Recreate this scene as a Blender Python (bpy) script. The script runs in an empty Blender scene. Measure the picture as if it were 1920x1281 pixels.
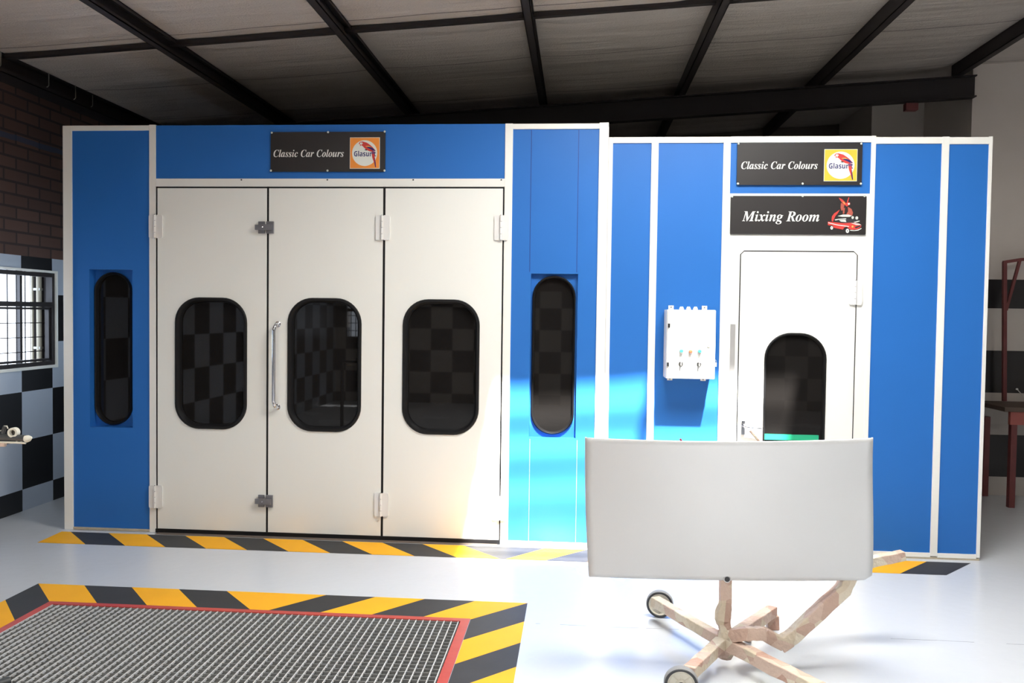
import bpy, math, random
from mathutils import Vector, Matrix
from mathutils.geometry import tessellate_polygon
random.seed(7)
SC = bpy.context.scene
COL = SC.collection

# ------------------------------------------------------------------ camera
FPX, YAW, PITCH, ROLL, CAMY, CAMZ = 1569.17, 0.0782, 0.03268, 0.01294, -5.927, 1.65
def cam_axes():
    cy, sy = math.cos(YAW), math.sin(YAW)
    f = Vector((-sy, cy, 0)); r = Vector((cy, sy, 0)); u = Vector((0, 0, 1))
    cp, sp = math.cos(PITCH), math.sin(PITCH)
    f2 = f*cp - u*sp; u2 = u*cp + f*sp
    cr, sr = math.cos(ROLL), math.sin(ROLL)
    return r*cr + u2*sr, u2*cr - r*sr, f2
CR, CU, CF = cam_axes()
EYE = Vector((0, CAMY, CAMZ))
cd = bpy.data.cameras.new('camera'); cam = bpy.data.objects.new('camera', cd)
cam.matrix_world = Matrix(((CR.x, CU.x, -CF.x, EYE.x), (CR.y, CU.y, -CF.y, EYE.y), (CR.z, CU.z, -CF.z, EYE.z), (0, 0, 0, 1)))
cd.sensor_width = 36; cd.lens = FPX/1920*36; cd.clip_start = .05; cd.clip_end = 200
COL.objects.link(cam); SC.camera = cam

# ------------------------------------------------------------------ light
w = bpy.data.worlds.new('sky'); SC.world = w; w.use_nodes = True
bg = w.node_tree.nodes['Background']
bg.inputs[0].default_value = (.80, .88, 1.0, 1); bg.inputs[1].default_value = 3.5
def roofz(x): return 3.81 + .063*x
sun = bpy.data.lights.new('sun', 'SUN'); sun.energy = 42; sun.angle = math.radians(1.6); sun.color = (1, .97, .92)
so = bpy.data.objects.new('sun', sun); COL.objects.link(so); so.location = (2, -6, 9)
so.rotation_euler = Vector((-.28, 1, -1.75)).to_track_quat('-Z', 'Y').to_euler()
SKYL = [(-.155, 1.95, -2.62, -1.52), (-2.7, -1.75, -6.9, -5.4), (1.05, 2.15, -6.9, -5.6)]   # x0,x1,y0,y1 of the roof light, then two added fill openings behind camera
SKYP = [225, 120, 40]
for (x0, x1, y0, y1), pw in zip(SKYL, SKYP):  # first lamp is the roof light's daylight, the others are added fill
    a = bpy.data.lights.new('roof_daylight_and_fill', 'AREA'); a.shape = 'RECTANGLE'; a.size = x1-x0-.06; a.size_y = y1-y0-.06
    a.energy = pw; a.color = (1, .98, .925)
    ao = bpy.data.objects.new('roof_daylight_and_fill', a); COL.objects.link(ao)
    ao.location = ((x0+x1)/2, (y0+y1)/2, roofz((x0+x1)/2)+.03); ao.rotation_euler = (0, -math.atan(.063), 0)
a = bpy.data.lights.new('window_daylight', 'AREA'); a.shape = 'RECTANGLE'; a.size = 1.5; a.size_y = .8
a.energy = 24; a.color = (.62, .78, 1)
ao = bpy.data.objects.new('window_daylight', a); COL.objects.link(ao)
ao.location = (-4.95, .1, 1.55); ao.rotation_euler = (0, -math.pi/2, 0)
SC.view_settings.view_transform = 'Standard'; SC.view_settings.look = 'None'
SC.view_settings.exposure = 0.2; SC.view_settings.gamma = 1; SC.view_settings.use_curve_mapping = False

# ------------------------------------------------------------------ measuring helpers
def at(px, py, ax, val):
    d = CF + CR*((px-960)/FPX) - CU*((py-640.5)/FPX)
    i = 'XYZ'.index(ax); t = (val-EYE[i])/d[i]
    return EYE + d*t
def FX(x, y=600, Y=0): return at(x, y, 'Y', Y).x
def FZ(x, y, Y=0): return at(x, y, 'Y', Y).z

# ------------------------------------------------------------------ materials
MATS = {}
def mat(name, col, rough=.5, metal=0, var=.06, scale=8, bump=0, bscale=40, col2=None, spec=.5, emit=None, trans=0, coat=0):
    if name in MATS: return MATS[name]
    m = bpy.data.materials.new(name); m.use_nodes = True; nt = m.node_tree; N, L = nt.nodes, nt.links
    b = N['Principled BSDF']
    b.inputs['Roughness'].default_value = rough; b.inputs['Metallic'].default_value = metal
    b.inputs['Specular IOR Level'].default_value = spec
    b.inputs['Transmission Weight'].default_value = trans
    b.inputs['Coat Weight'].default_value = coat
    tc = N.new('ShaderNodeTexCoord'); no = N.new('ShaderNodeTexNoise'); no.inputs['Scale'].default_value = scale; no.inputs['Detail'].default_value = 4
    L.new(tc.outputs['Object'], no.inputs['Vector'])
    mx = N.new('ShaderNodeMix'); mx.data_type = 'RGBA'
    c2 = col2 if col2 else tuple(max(0, c*(1-var)) for c in col)
    c1 = col if col2 else tuple(min(1, c*(1+var)) for c in col)
    mx.inputs[6].default_value = (*c1, 1); mx.inputs[7].default_value = (*c2, 1)
    L.new(no.outputs['Fac'], mx.inputs[0]); L.new(mx.outputs[2], b.inputs['Base Color'])
    if bump:
        n2 = N.new('ShaderNodeTexNoise'); n2.inputs['Scale'].default_value = bscale; n2.inputs['Detail'].default_value = 3
        bp = N.new('ShaderNodeBump'); bp.inputs['Strength'].default_value = bump; bp.inputs['Distance'].default_value = .01
        L.new(tc.outputs['Object'], n2.inputs['Vector']); L.new(n2.outputs['Fac'], bp.inputs['Height']); L.new(bp.outputs[0], b.inputs['Normal'])
    if emit:
        b.inputs['Emission Color'].default_value = (*emit[:3], 1); b.inputs['Emission Strength'].default_value = emit[3]
    MATS[name] = m
    return m
def nodes_mat(name):
    m = bpy.data.materials.new(name); m.use_nodes = True; MATS[name] = m
    return m, m.node_tree.nodes, m.node_tree.links, m.node_tree.nodes['Principled BSDF']
def math_node(N, L, op, a, b=None):
    n = N.new('ShaderNodeMath'); n.operation = op
    for i, v in enumerate((a, b)):
        if v is None: continue
        if isinstance(v, (int, float)): n.inputs[i].default_value = v
        else: L.new(v, n.inputs[i])
    return n.outputs[0]

M_BLUE = mat('blue_panel_paint', (.021, .152, .50), .45, var=.04, scale=3, spec=.35, bump=.03, bscale=120)
M_WHITE = mat('white_coated_steel', (.85, .85, .80), .38, var=.02, scale=2)
M_FRAME = mat('white_aluminium_profile', (.86, .85, .80), .4, var=.02, scale=3)
M_DOOR = mat('white_door_panel', (.86, .86, .81), .42, var=.015, scale=1.5, bump=.02, bscale=60)
M_SEAL = mat('black_rubber', (.012, .012, .013), .45, var=.1, spec=.2)
M_GLASS = mat('dark_tinted_glass', (.010, .009, .0085), .02, var=.05, spec=.36)
M_HINGE = mat('white_hinge_metal', (.80, .79, .77), .3, var=.02)
M_LATCH = mat('grey_cast_zinc', (.22, .22, .24), .4, metal=.5, var=.1, scale=30)
M_CHROME = mat('chrome', (.75, .76, .8), .12, metal=1, var=.02)
M_ALU = mat('brushed_aluminium', (.62, .61, .60), .35, metal=.6, var=.05, scale=20)
M_SIGN = mat('black_sign_sheet', (.022, .019, .019), .4, var=.15, scale=3)
M_INK = mat('white_lettering', (.85, .85, .80), .5, var=.02)
M_ORANGE = mat('orange_logo_ground', (.90, .30, .045), .5, var=.03)
M_YELLOW = mat('yellow_logo_ground', (.80, .52, .04), .5, var=.03)
M_LWHITE = mat('logo_white', (.78, .80, .74), .5, var=.02)
M_NAVY = mat('navy_ink', (.015, .012, .13), .5, var=.05)
M_RED = mat('red_ink', (.62, .05, .04), .5, var=.08, scale=60)
M_REDB = mat('dull_red_ink', (.42, .09, .06), .6, var=.2, scale=60)
M_PEACH = mat('yellow_feather_ink', (.90, .48, .10), .5, var=.05)
M_PURPLE = mat('purple_ink', (.22, .05, .14), .5, var=.1)
M_CHRINK = mat('pale_chrome_ink', (.62, .66, .60), .5, var=.25, scale=90)
M_DKINK = mat('dark_ink', (.03, .03, .035), .5, var=.1)
M_STEEL = mat('black_painted_steel', (.016, .012, .013), .55, var=.2, scale=6)
M_STEEL2 = mat('galvanised_hook', (.30, .30, .27), .4, metal=.4, var=.1)
M_REDOX = mat('red_oxide_steel', (.15, .035, .035), .5, var=.25, scale=14, bump=.1)
M_REDP = mat('red_painted_angle_iron', (.58, .07, .05), .42, var=.3, scale=9, col2=(.40, .045, .04), bump=.08)
M_GALV = mat('galvanised_grating', (.66, .66, .65), .38, metal=.1, var=.25, scale=12)
M_GALV2 = mat('galvanised_bearing_bar', (.27, .27, .26), .5, metal=.1, var=.3, scale=9)
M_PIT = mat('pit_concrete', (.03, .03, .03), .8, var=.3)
M_TYEL = mat('yellow_floor_paint', (.95, .45, .018), .6, spec=.2, var=.08, scale=5, bump=.05, bscale=300)
M_TBLK = mat('black_floor_paint', (.030, .030, .033), .62, var=.3, scale=7, bump=.05, bscale=300)
M_TRED = mat('grey_worn_edge', (.14, .11, .09), .7, var=.3, scale=20)
M_PRIMER = mat('grey_primer', (.70, .70, .69), .40, var=.02, scale=4, spec=.5)
M_TYRE = mat('grey_rubber_tyre', (.045, .045, .048), .5, var=.1)
M_TYRET = mat('worn_grey_tread', (.26, .26, .26), .6, var=.15, scale=30)
M_HUB = mat('cream_nylon_hub', (.66, .62, .52), .4, var=.06, scale=30)
M_GREEN = mat('green_tray', (.02, .42, .22), .4, var=.05)
M_CEMENT = mat('cement_plinth', (.46, .40, .30), .8, var=.25, scale=25, bump=.3, bscale=60)
M_PALE = mat('pale_wall_plaster', (.60, .55, .50), .7, var=.05, scale=3, bump=.1, bscale=80)
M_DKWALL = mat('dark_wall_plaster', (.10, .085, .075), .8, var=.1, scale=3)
M_BLKT = mat('black_button', (.02, .02, .02), .4)
M_BGREEN = mat('green_button', (.03, .50, .36), .3)
M_BRED = mat('red_button', (.80, .09, .04), .3)
M_RAG = mat('cream_plastic', (.72, .70, .60), .45, var=.08, scale=30)
M_DARKROD = mat('dark_grey_tube', (.055, .06, .062), .5, var=.3, scale=40)
M_WOOD = mat('dark_bench_timber', (.09, .06, .045), .6, var=.3, scale=10)

def paper_mat():
    m, N, L, b = nodes_mat('masking_paper')
    tc = N.new('ShaderNodeTexCoord'); vo = N.new('ShaderNodeTexVoronoi'); vo.inputs['Scale'].default_value = 11
    L.new(tc.outputs['Object'], vo.inputs['Vector'])
    sp = N.new('ShaderNodeSeparateColor'); L.new(vo.outputs['Color'], sp.inputs[0])
    r = N.new('ShaderNodeValToRGB'); e = r.color_ramp; e.interpolation = 'CONSTANT'
    e.elements[0].position = 0; e.elements[0].color = (.58, .40, .31, 1)
    e.elements[1].position = .30; e.elements[1].color = (.66, .49, .39, 1)
    for p, c in ((.58, (.68, .57, .42, 1)), (.76, (.74, .65, .51, 1)), (.90, (.52, .32, .24, 1))):
        q = e.elements.new(p); q.color = c
    L.new(sp.outputs[0], r.inputs[0]); L.new(r.outputs[0], b.inputs['Base Color'])
    no = N.new('ShaderNodeTexNoise'); no.inputs['Scale'].default_value = 28; no.inputs['Detail'].default_value = 5
    L.new(tc.outputs['Object'], no.inputs['Vector'])
    bp = N.new('ShaderNodeBump'); bp.inputs['Strength'].default_value = .7; bp.inputs['Distance'].default_value = .02
    L.new(no.outputs['Fac'], bp.inputs['Height']); L.new(bp.outputs[0], b.inputs['Normal'])
    b.inputs['Roughness'].default_value = .6
    return m
M_PAPER = paper_mat()

def floor_mat():
    m, N, L, b = nodes_mat('pale_grey_epoxy_floor')
    tc = N.new('ShaderNodeTexCoord')
    n1 = N.new('ShaderNodeTexNoise'); n1.inputs['Scale'].default_value = .9; n1.inputs['Detail'].default_value = 5
    L.new(tc.outputs['Object'], n1.inputs['Vector'])
    mx = N.new('ShaderNodeMix'); mx.data_type = 'RGBA'
    mx.inputs[6].default_value = (.57, .60, .645, 1); mx.inputs[7].default_value = (.64, .66, .69, 1)
    L.new(n1.outputs['Fac'], mx.inputs[0])
    # hairline joint
    se = N.new('ShaderNodeSeparateXYZ'); L.new(tc.outputs['Object'], se.inputs[0])
    n2 = N.new('ShaderNodeTexNoise'); n2.inputs['Scale'].default_value = 5; n2.inputs['Detail'].default_value = 6
    L.new(tc.outputs['Object'], n2.inputs['Vector'])
    y = math_node(N, L, 'ADD', se.outputs['Y'], 1.50)
    y = math_node(N, L, 'ADD', y, math_node(N, L, 'MULTIPLY', n2.outputs['Fac'], .03))
    line = math_node(N, L, 'LESS_THAN', math_node(N, L, 'ABSOLUTE', y), .0022)
    line = math_node(N, L, 'MULTIPLY', line, math_node(N, L, 'GREATER_THAN', se.outputs['X'], -.2))
    n3 = N.new('ShaderNodeTexNoise'); n3.inputs['Scale'].default_value = 3; L.new(tc.outputs['Object'], n3.inputs['Vector'])
    line = math_node(N, L, 'MULTIPLY', line, math_node(N, L, 'GREATER_THAN', n3.outputs['Fac'], .47))
    vo = N.new('ShaderNodeTexVoronoi'); vo.inputs['Scale'].default_value = 3.2; L.new(tc.outputs['Object'], vo.inputs['Vector'])
    spk = math_node(N, L, 'LESS_THAN', vo.outputs['Distance'], .012)
    mk = math_node(N, L, 'MAXIMUM', math_node(N, L, 'MULTIPLY', line, .65), math_node(N, L, 'MULTIPLY', spk, .7))
    m2 = N.new('ShaderNodeMix'); m2.data_type = 'RGBA'; m2.inputs[7].default_value = (.10, .10, .11, 1)
    L.new(mk, m2.inputs[0]); L.new(mx.outputs[2], m2.inputs[6]); L.new(m2.outputs[2], b.inputs['Base Color'])
    rr_ = N.new('ShaderNodeMapRange'); rr_.inputs[3].default_value = .16; rr_.inputs[4].default_value = .34
    L.new(n1.outputs['Fac'], rr_.inputs[0]); L.new(rr_.outputs[0], b.inputs['Roughness'])
    n4 = N.new('ShaderNodeTexNoise'); n4.inputs['Scale'].default_value = 14; L.new(tc.outputs['Object'], n4.inputs['Vector'])
    bp = N.new('ShaderNodeBump'); bp.inputs['Strength'].default_value = .06; bp.inputs['Distance'].default_value = .02
    L.new(n4.outputs['Fac'], bp.inputs['Height']); L.new(bp.outputs[0], b.inputs['Normal'])
    return m
M_FLOOR = floor_mat()

def checker_mat(name, light, horiz='Y', off=.09, top=2.07, above='brick'):
    """0.4 m chequer of black and light tiles up to 'top', brick or plaster above."""
    m, N, L, b = nodes_mat(name)
    tc = N.new('ShaderNodeTexCoord'); se = N.new('ShaderNodeSeparateXYZ'); L.new(tc.outputs['Object'], se.inputs[0])
    h = se.outputs[horiz]; z = se.outputs['Z']
    a = math_node(N, L, 'FLOOR', math_node(N, L, 'DIVIDE', math_node(N, L, 'SUBTRACT', h, off), .3975))
    c = math_node(N, L, 'FLOOR', math_node(N, L, 'DIVIDE', math_node(N, L, 'SUBTRACT', z, .175), .397))
    par = math_node(N, L, 'FLOORED_MODULO', math_node(N, L, 'ADD', a, c), 2)
    par = math_node(N, L, 'GREATER_THAN', par, .5)
    n1 = N.new('ShaderNodeTexNoise'); n1.inputs['Scale'].default_value = 5; L.new(tc.outputs['Object'], n1.inputs['Vector'])
    ml = N.new('ShaderNodeMix'); ml.data_type = 'RGBA'; ml.inputs[6].default_value = (*light, 1); ml.inputs[7].default_value = (*[v*.9 for v in light], 1)
    L.new(n1.outputs['Fac'], ml.inputs[0])
    mt = N.new('ShaderNodeMix'); mt.data_type = 'RGBA'; mt.inputs[7].default_value = (.008, .008, .010, 1)
    L.new(par, mt.inputs[0]); L.new(ml.outputs[2], mt.inputs[6])
    ab = N.new('ShaderNodeMix'); ab.data_type = 'RGBA'
    L.new(math_node(N, L, 'GREATER_THAN', z, top), ab.inputs[0]); L.new(mt.outputs[2], ab.inputs[6])
    if above == 'brick':
        cv = N.new('ShaderNodeCombineXYZ'); L.new(h, cv.inputs[0]); L.new(z, cv.inputs[1])
        br = N.new('ShaderNodeTexBrick'); br.inputs['Scale'].default_value = 1
        br.inputs['Brick Width'].default_value = .29; br.inputs['Row Height'].default_value = .098; br.inputs['Mortar Size'].default_value = .010
        br.inputs['Color1'].default_value = (.105, .055, .042, 1); br.inputs['Color2'].default_value = (.075, .04, .032, 1); br.inputs['Mortar'].default_value = (.035, .022, .02, 1)
        L.new(cv.outputs[0], br.inputs['Vector'])
        # old blue paint line on the bricks
        ny = N.new('ShaderNodeTexNoise'); ny.inputs['Scale'].default_value = 6; L.new(tc.outputs['Object'], ny.inputs['Vector'])
        zz = math_node(N, L, 'ADD', math_node(N, L, 'SUBTRACT', z, 2.995), math_node(N, L, 'MULTIPLY', math_node(N, L, 'SUBTRACT', ny.outputs['Fac'], .5), .03))
        bl = math_node(N, L, 'LESS_THAN', math_node(N, L, 'ABSOLUTE', zz), .022)
        mb = N.new('ShaderNodeMix'); mb.data_type = 'RGBA'; mb.inputs[7].default_value = (.02, .05, .10, 1)
        L.new(math_node(N, L, 'MULTIPLY', bl, .6), mb.inputs[0]); L.new(br.outputs['Color'], mb.inputs[6])
        L.new(mb.outputs[2], ab.inputs[7])
    else:
        pl = N.new('ShaderNodeMix'); pl.data_type = 'RGBA'; pl.inputs[6].default_value = (.62, .565, .52, 1); pl.inputs[7].default_value = (.57, .52, .475, 1)
        L.new(n1.outputs['Fac'], pl.inputs[0]); L.new(pl.outputs[2], ab.inputs[7])
    L.new(ab.outputs[2], b.inputs['Base Color'])
    mr = N.new('ShaderNodeMapRange'); L.new(math_node(N, L, 'GREATER_THAN', z, top), mr.inputs[0]); mr.inputs[3].default_value = .3; mr.inputs[4].default_value = .85
    L.new(mr.outputs[0], b.inputs['Roughness'])
    return m
M_CHKL = checker_mat('chequer_tiles_left', (.46, .52, .62), 'Y', .09)
M_CHKR = checker_mat('chequer_tiles_right', (.56, .52, .48), 'X', 3.83-.3975, top=2.034, above='plaster')
M_CHKB = checker_mat('chequer_tiles_rear', (.42, .38, .34), 'X', .1)

def ceiling_mat():
    m, N, L, b = nodes_mat('foil_insulation_sheet')
    tc = N.new('ShaderNodeTexCoord'); se = N.new('ShaderNodeSeparateXYZ'); L.new(tc.outputs['Object'], se.inputs[0])
    mp = N.new('ShaderNodeMapping'); mp.inputs['Scale'].default_value = (.35, 3.2, 1); L.new(tc.outputs['Object'], mp.inputs[0])
    n1 = N.new('ShaderNodeTexNoise'); n1.inputs['Scale'].default_value = 1.6; n1.inputs['Detail'].default_value = 5; L.new(mp.outputs[0], n1.inputs['Vector'])
    mx = N.new('ShaderNodeMix'); mx.data_type = 'RGBA'; mx.inputs[6].default_value = (.43, .385, .35, 1); mx.inputs[7].default_value = (.54, .49, .45, 1)
    L.new(n1.outputs['Fac'], mx.inputs[0])
    # lap seams every 1.13 m, slightly wandering
    n2 = N.new('ShaderNodeTexNoise'); n2.inputs['Scale'].default_value = .8; L.new(tc.outputs['Object'], n2.inputs['Vector'])
    y = math_node(N, L, 'ADD', math_node(N, L, 'SUBTRACT', se.outputs['Y'], .55), math_node(N, L, 'MULTIPLY', n2.outputs['Fac'], .10))
    y = math_node(N, L, 'ABSOLUTE', math_node(N, L, 'SUBTRACT', math_node(N, L, 'FLOORED_MODULO', y, 1.13), .565))
    ln = math_node(N, L, 'LESS_THAN', y, .006)
    m2 = N.new('ShaderNodeMix'); m2.data_type = 'RGBA'; m2.inputs[7].default_value = (.05, .04, .04, 1)
    L.new(math_node(N, L, 'MULTIPLY', ln, .8), m2.inputs[0]); L.new(mx.outputs[2], m2.inputs[6]); L.new(m2.outputs[2], b.inputs['Base Color'])
    b.inputs['Roughness'].default_value = .5
    wv = N.new('ShaderNodeTexNoise'); wv.inputs['Scale'].default_value = 70
    L.new(tc.outputs['Object'], wv.inputs['Vector'])
    ad = math_node(N, L, 'ADD', math_node(N, L, 'MULTIPLY', wv.outputs['Fac'], .10), n1.outputs['Fac'])
    bp = N.new('ShaderNodeBump'); bp.inputs['Strength'].default_value = .9; bp.inputs['Distance'].default_value = .06
    L.new(ad, bp.inputs['Height']); L.new(bp.outputs[0], b.inputs['Normal'])
    return m
M_CEIL = ceiling_mat()

# ------------------------------------------------------------------ mesh helpers
class MB:
    def __init__(s): s.v, s.f, s.m = [], [], []; s.mats = []
    def mi(s, m):
        if m not in s.mats: s.mats.append(m)
        return s.mats.index(m)
    def add(s, vs, fs, m):
        o = len(s.v); k = s.mi(m); s.v += [Vector(v) for v in vs]
        for f in fs: s.f.append([i+o for i in f]); s.m.append(k)
    def box(s, x0, x1, y0, y1, z0, z1, m):
        v = [(x, y, z) for x in (x0, x1) for y in (y0, y1) for z in (z0, z1)]
        s.add(v, [(0, 1, 3, 2), (4, 6, 7, 5), (0, 4, 5, 1), (2, 3, 7, 6), (0, 2, 6, 4), (1, 5, 7, 3)], m)
    def tube(s, pts, r, m, n=12, sq=False, caps=True, rs=None):
        pts = [Vector(p) for p in pts]; rings = []; prev = None
        for i, p in enumerate(pts):
            t = ((pts[min(i+1, len(pts)-1)]-pts[max(i-1, 0)])).normalized()
            ref = Vector((0, 0, 1)) if abs(t.z) < .9 else Vector((0, -1, 0))
            if prev is None: a = t.cross(ref).normalized()
            else: a = (prev-t*prev.dot(t)).normalized()
            prev = a; bq = t.cross(a); R = (rs[i] if rs else r)
            k = 4 if sq else n; ph = math.pi/4 if sq else 0
            rings.append([p+(a*math.cos(ph+2*math.pi*j/k)+bq*math.sin(ph+2*math.pi*j/k))*R*(1.414 if sq else 1) for j in range(k)])
        k = len(rings[0]); vs = [v for r_ in rings for v in r_]; fs = []
        for i in range(len(rings)-1):
            for j in range(k): fs.append((i*k+j, i*k+(j+1) % k, (i+1)*k+(j+1) % k, (i+1)*k+j))
        if caps: fs += [tuple(range(k))[::-1], tuple(range((len(rings)-1)*k, len(rings)*k))]
        s.add(vs, fs, m)
    def lathe(s, c, axis, prof, m, n=28):
        """prof: list of (distance along axis, radius)."""
        c = Vector(c); ax = Vector(axis).normalized(); ref = Vector((0, 0, 1)) if abs(ax.z) < .9 else Vector((1, 0, 0))
        a = ax.cross(ref).normalized(); bq = ax.cross(a); vs = []; fs = []
        for d, r in prof:
            for j in range(n):
                t = 2*math.pi*j/n; vs.append(c+ax*d+(a*math.cos(t)+bq*math.sin(t))*max(r, 1e-5))
        for i in range(len(prof)-1):
            for j in range(n): fs.append((i*n+j, i*n+(j+1) % n, (i+1)*n+(j+1) % n, (i+1)*n+j))
        s.add(vs, fs, m)
    def plate(s, loops, y0, y1, m):
        """flat sheet in XZ with outline loops[0] and holes loops[1:], front at y0, back at y1."""
        L3 = [[Vector((x, 0, z)) for x, z in lp] for lp in loops]
        tris = tessellate_polygon([[Vector((x, z, 0)) for x, z in lp] for lp in loops])
        flat = [v for lp in L3 for v in lp]; n = len(flat)
        vs = [(v.x, y0, v.z) for v in flat]+[(v.x, y1, v.z) for v in flat]
        fs = []
        for t in tris:
            a, b_, c = t
            A, B, C = flat[a], flat[b_], flat[c]
            if (B-A).cross(C-A).y > 0: a, b_, c = a, c, b_
            fs.append((a, b_, c)); fs.append((a+n, c+n, b_+n))
        o = 0
        for lp in L3:
            k = len(lp)
            for j in range(k): fs.append((o+j, o+(j+1) % k, o+(j+1) % k+n, o+j+n))
            o += k
        s.add(vs, fs, m)
    def loft(s, rings, m, close=False):
        k = len(rings[0]); vs = [v for r in rings for v in r]; fs = []
        R = len(rings)
        for i in range(R if close else R-1):
            for j in range(k): fs.append((i*k+j, i*k+(j+1) % k, ((i+1) % R)*k+(j+1) % k, ((i+1) % R)*k+j))
        s.add(vs, fs, m)
    def poly(s, pts, y, m, th=.0012):
        s.plate([pts], y, y+th, m)
    def build(s, name, parent=None, smooth=False, bevel=0, label=None):
        me = bpy.data.meshes.new(name); me.from_pydata([tuple(v) for v in s.v], [], s.f)
        for m in s.mats: me.materials.append(m)
        me.polygons.foreach_set('material_index', s.m); me.validate()
        import bmesh
        bm = bmesh.new(); bm.from_mesh(me); bmesh.ops.recalc_face_normals(bm, faces=bm.faces); bm.to_mesh(me); bm.free()
        if smooth:
            me.polygons.foreach_set('use_smooth', [True]*len(me.polygons))
            try: me.set_sharp_from_angle(angle=math.radians(38))
            except Exception: pass
        o = bpy.data.objects.new(name, me); COL.objects.link(o)
        if bevel:
            b = o.modifiers.new('bevel', 'BEVEL'); b.width = bevel; b.segments = 2; b.limit_method = 'ANGLE'
        if parent is not None:
            o.parent = parent; o.matrix_parent_inverse = world_of(parent).inverted()
        if label: o['label'] = label
        return o
def world_of(o):
    m = Matrix.Translation(o.location)
    if o.parent is not None: m = world_of(o.parent) @ o.matrix_parent_inverse @ m
    return m
def thing(name, label, cat, loc=(0, 0, 0), group=None):
    o = bpy.data.objects.new(name, None); COL.objects.link(o); o.location = loc; o.empty_display_size = .1
    return tag(o, label, cat, group)
def tag(o, label, cat, group=None):
    o['label'] = label; o['category'] = cat
    if group: o['group'] = group
    return o
def struct(o): o['kind'] = 'structure'; return o
def copy_tree(o, parent=None, off=Vector((0, 0, 0))):
    c = o.copy(); COL.objects.link(c)
    if parent is None: c.location = o.location+off
    else: c.parent = parent
    for ch in list(o.children): copy_tree(ch, c)
    return c
def rr(x0, x1, z0, z1, r, n=10):
    pts = []
    for cx, cz, a0 in ((x1-r, z1-r, 0), (x0+r, z1-r, 90), (x0+r, z0+r, 180), (x1-r, z0+r, 270)):
        for i in range(n+1):
            t = math.radians(a0+90*i/n); pts.append((cx+r*math.cos(t), cz+r*math.sin(t)))
    return pts
def rect(x0, x1, z0, z1): return [(x1, z1), (x0, z1), (x0, z0), (x1, z0)]

# ------------------------------------------------------------------ room
XL, XR, YR, YB = -4.47, 6.6, 2.27, -9.2
gx0, gx1, gy1, gy0 = -2.905, -.575, -1.48, -4.6      # grate pit opening
m = MB()
def hq(mb, x0, x1, y0, y1, z, mt): mb.add([(x0, y0, z), (x1, y0, z), (x1, y1, z), (x0, y1, z)], [(0, 1, 2, 3)], mt)
hq(m, XL-.3, XR+.3, gy1, 5, 0, M_FLOOR); hq(m, XL-.3, XR+.3, YB-.3, gy0, 0, M_FLOOR)
hq(m, XL-.3, gx0, gy0, gy1, 0, M_FLOOR); hq(m, gx1, XR+.3, gy0, gy1, 0, M_FLOOR)
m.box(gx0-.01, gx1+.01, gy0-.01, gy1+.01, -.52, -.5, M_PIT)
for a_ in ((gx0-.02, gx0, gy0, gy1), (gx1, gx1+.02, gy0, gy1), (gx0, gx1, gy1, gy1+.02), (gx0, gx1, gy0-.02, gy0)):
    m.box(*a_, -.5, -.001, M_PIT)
struct(m.build('floor'))

# left wall with window hole
wy0, wy1, wz0, wz1 = -.62, .935, 1.155, 1.955
m = MB()
def vx(mb, x0, x1, y0, y1, z0, z1, mt): mb.box(x0, x1, y0, y1, z0, z1, mt)
T = .22
vx(m, XL-T, XL, YB, wy0, 0, 3.6, M_CHKL); vx(m, XL-T, XL, wy1, 5, 0, 3.6, M_CHKL)
vx(m, XL-T, XL, wy0, wy1, 0, wz0, M_CHKL); vx(m, XL-T, XL, wy0, wy1, wz1, 3.6, M_CHKL)
struct(m.build('wall_left'))

# rear wall (behind the photographer) with barred window opening
m = MB(); bx0, bx1, bz0, bz1 = -4.25, -3.55, 1.2, 2.0
for a_ in ((XL, bx0, 0, 5), (bx1, XR, 0, 5), (bx0, bx1, 0, bz0), (bx0, bx1, bz1, 5)):
    m.box(a_[0], a_[1], YB-.2, YB, a_[2], a_[3], M_CHKB)
struct(m.build('wall_front'))
m = MB()
for i in range(8): x = bx0+.04+i*.09; m.box(x, x+.014, YB-.1, YB-.086, bz0, bz1, M_STEEL)
for z in (1.3, 1.44, 1.58, 1.84): m.box(bx0, bx1, YB-.1, YB-.085, z, z+.012, M_STEEL)
m.box(bx0, bx1, YB-.05, YB-.02, 1.66, 1.72, M_STEEL); m.box(-3.98, -3.93, YB-.05, YB-.02, bz0, bz1, M_STEEL)
struct(m.build('window_2'))

m = MB(); m.box(XR, XR+.2, YB, 2.3, 0, 5, M_PALE); struct(m.build('wall_far_right'))
# pale pier wall on the right, facing the camera, its return and the dim back wall
m = MB(); m.box(3.64, XR+.2, YR, 3.5, 0, 5, M_CHKR); struct(m.build('wall_right'))
m = MB(); m.box(3.10, 3.64, 3.37, 4.6, 0, 4.4, M_PALE); struct(m.build('wall_right_recess'))
m = MB(); m.box(XL, 3.10, 4.5, 4.7, 0, 4.4, M_DKWALL); struct(m.build('wall_back'))

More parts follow.
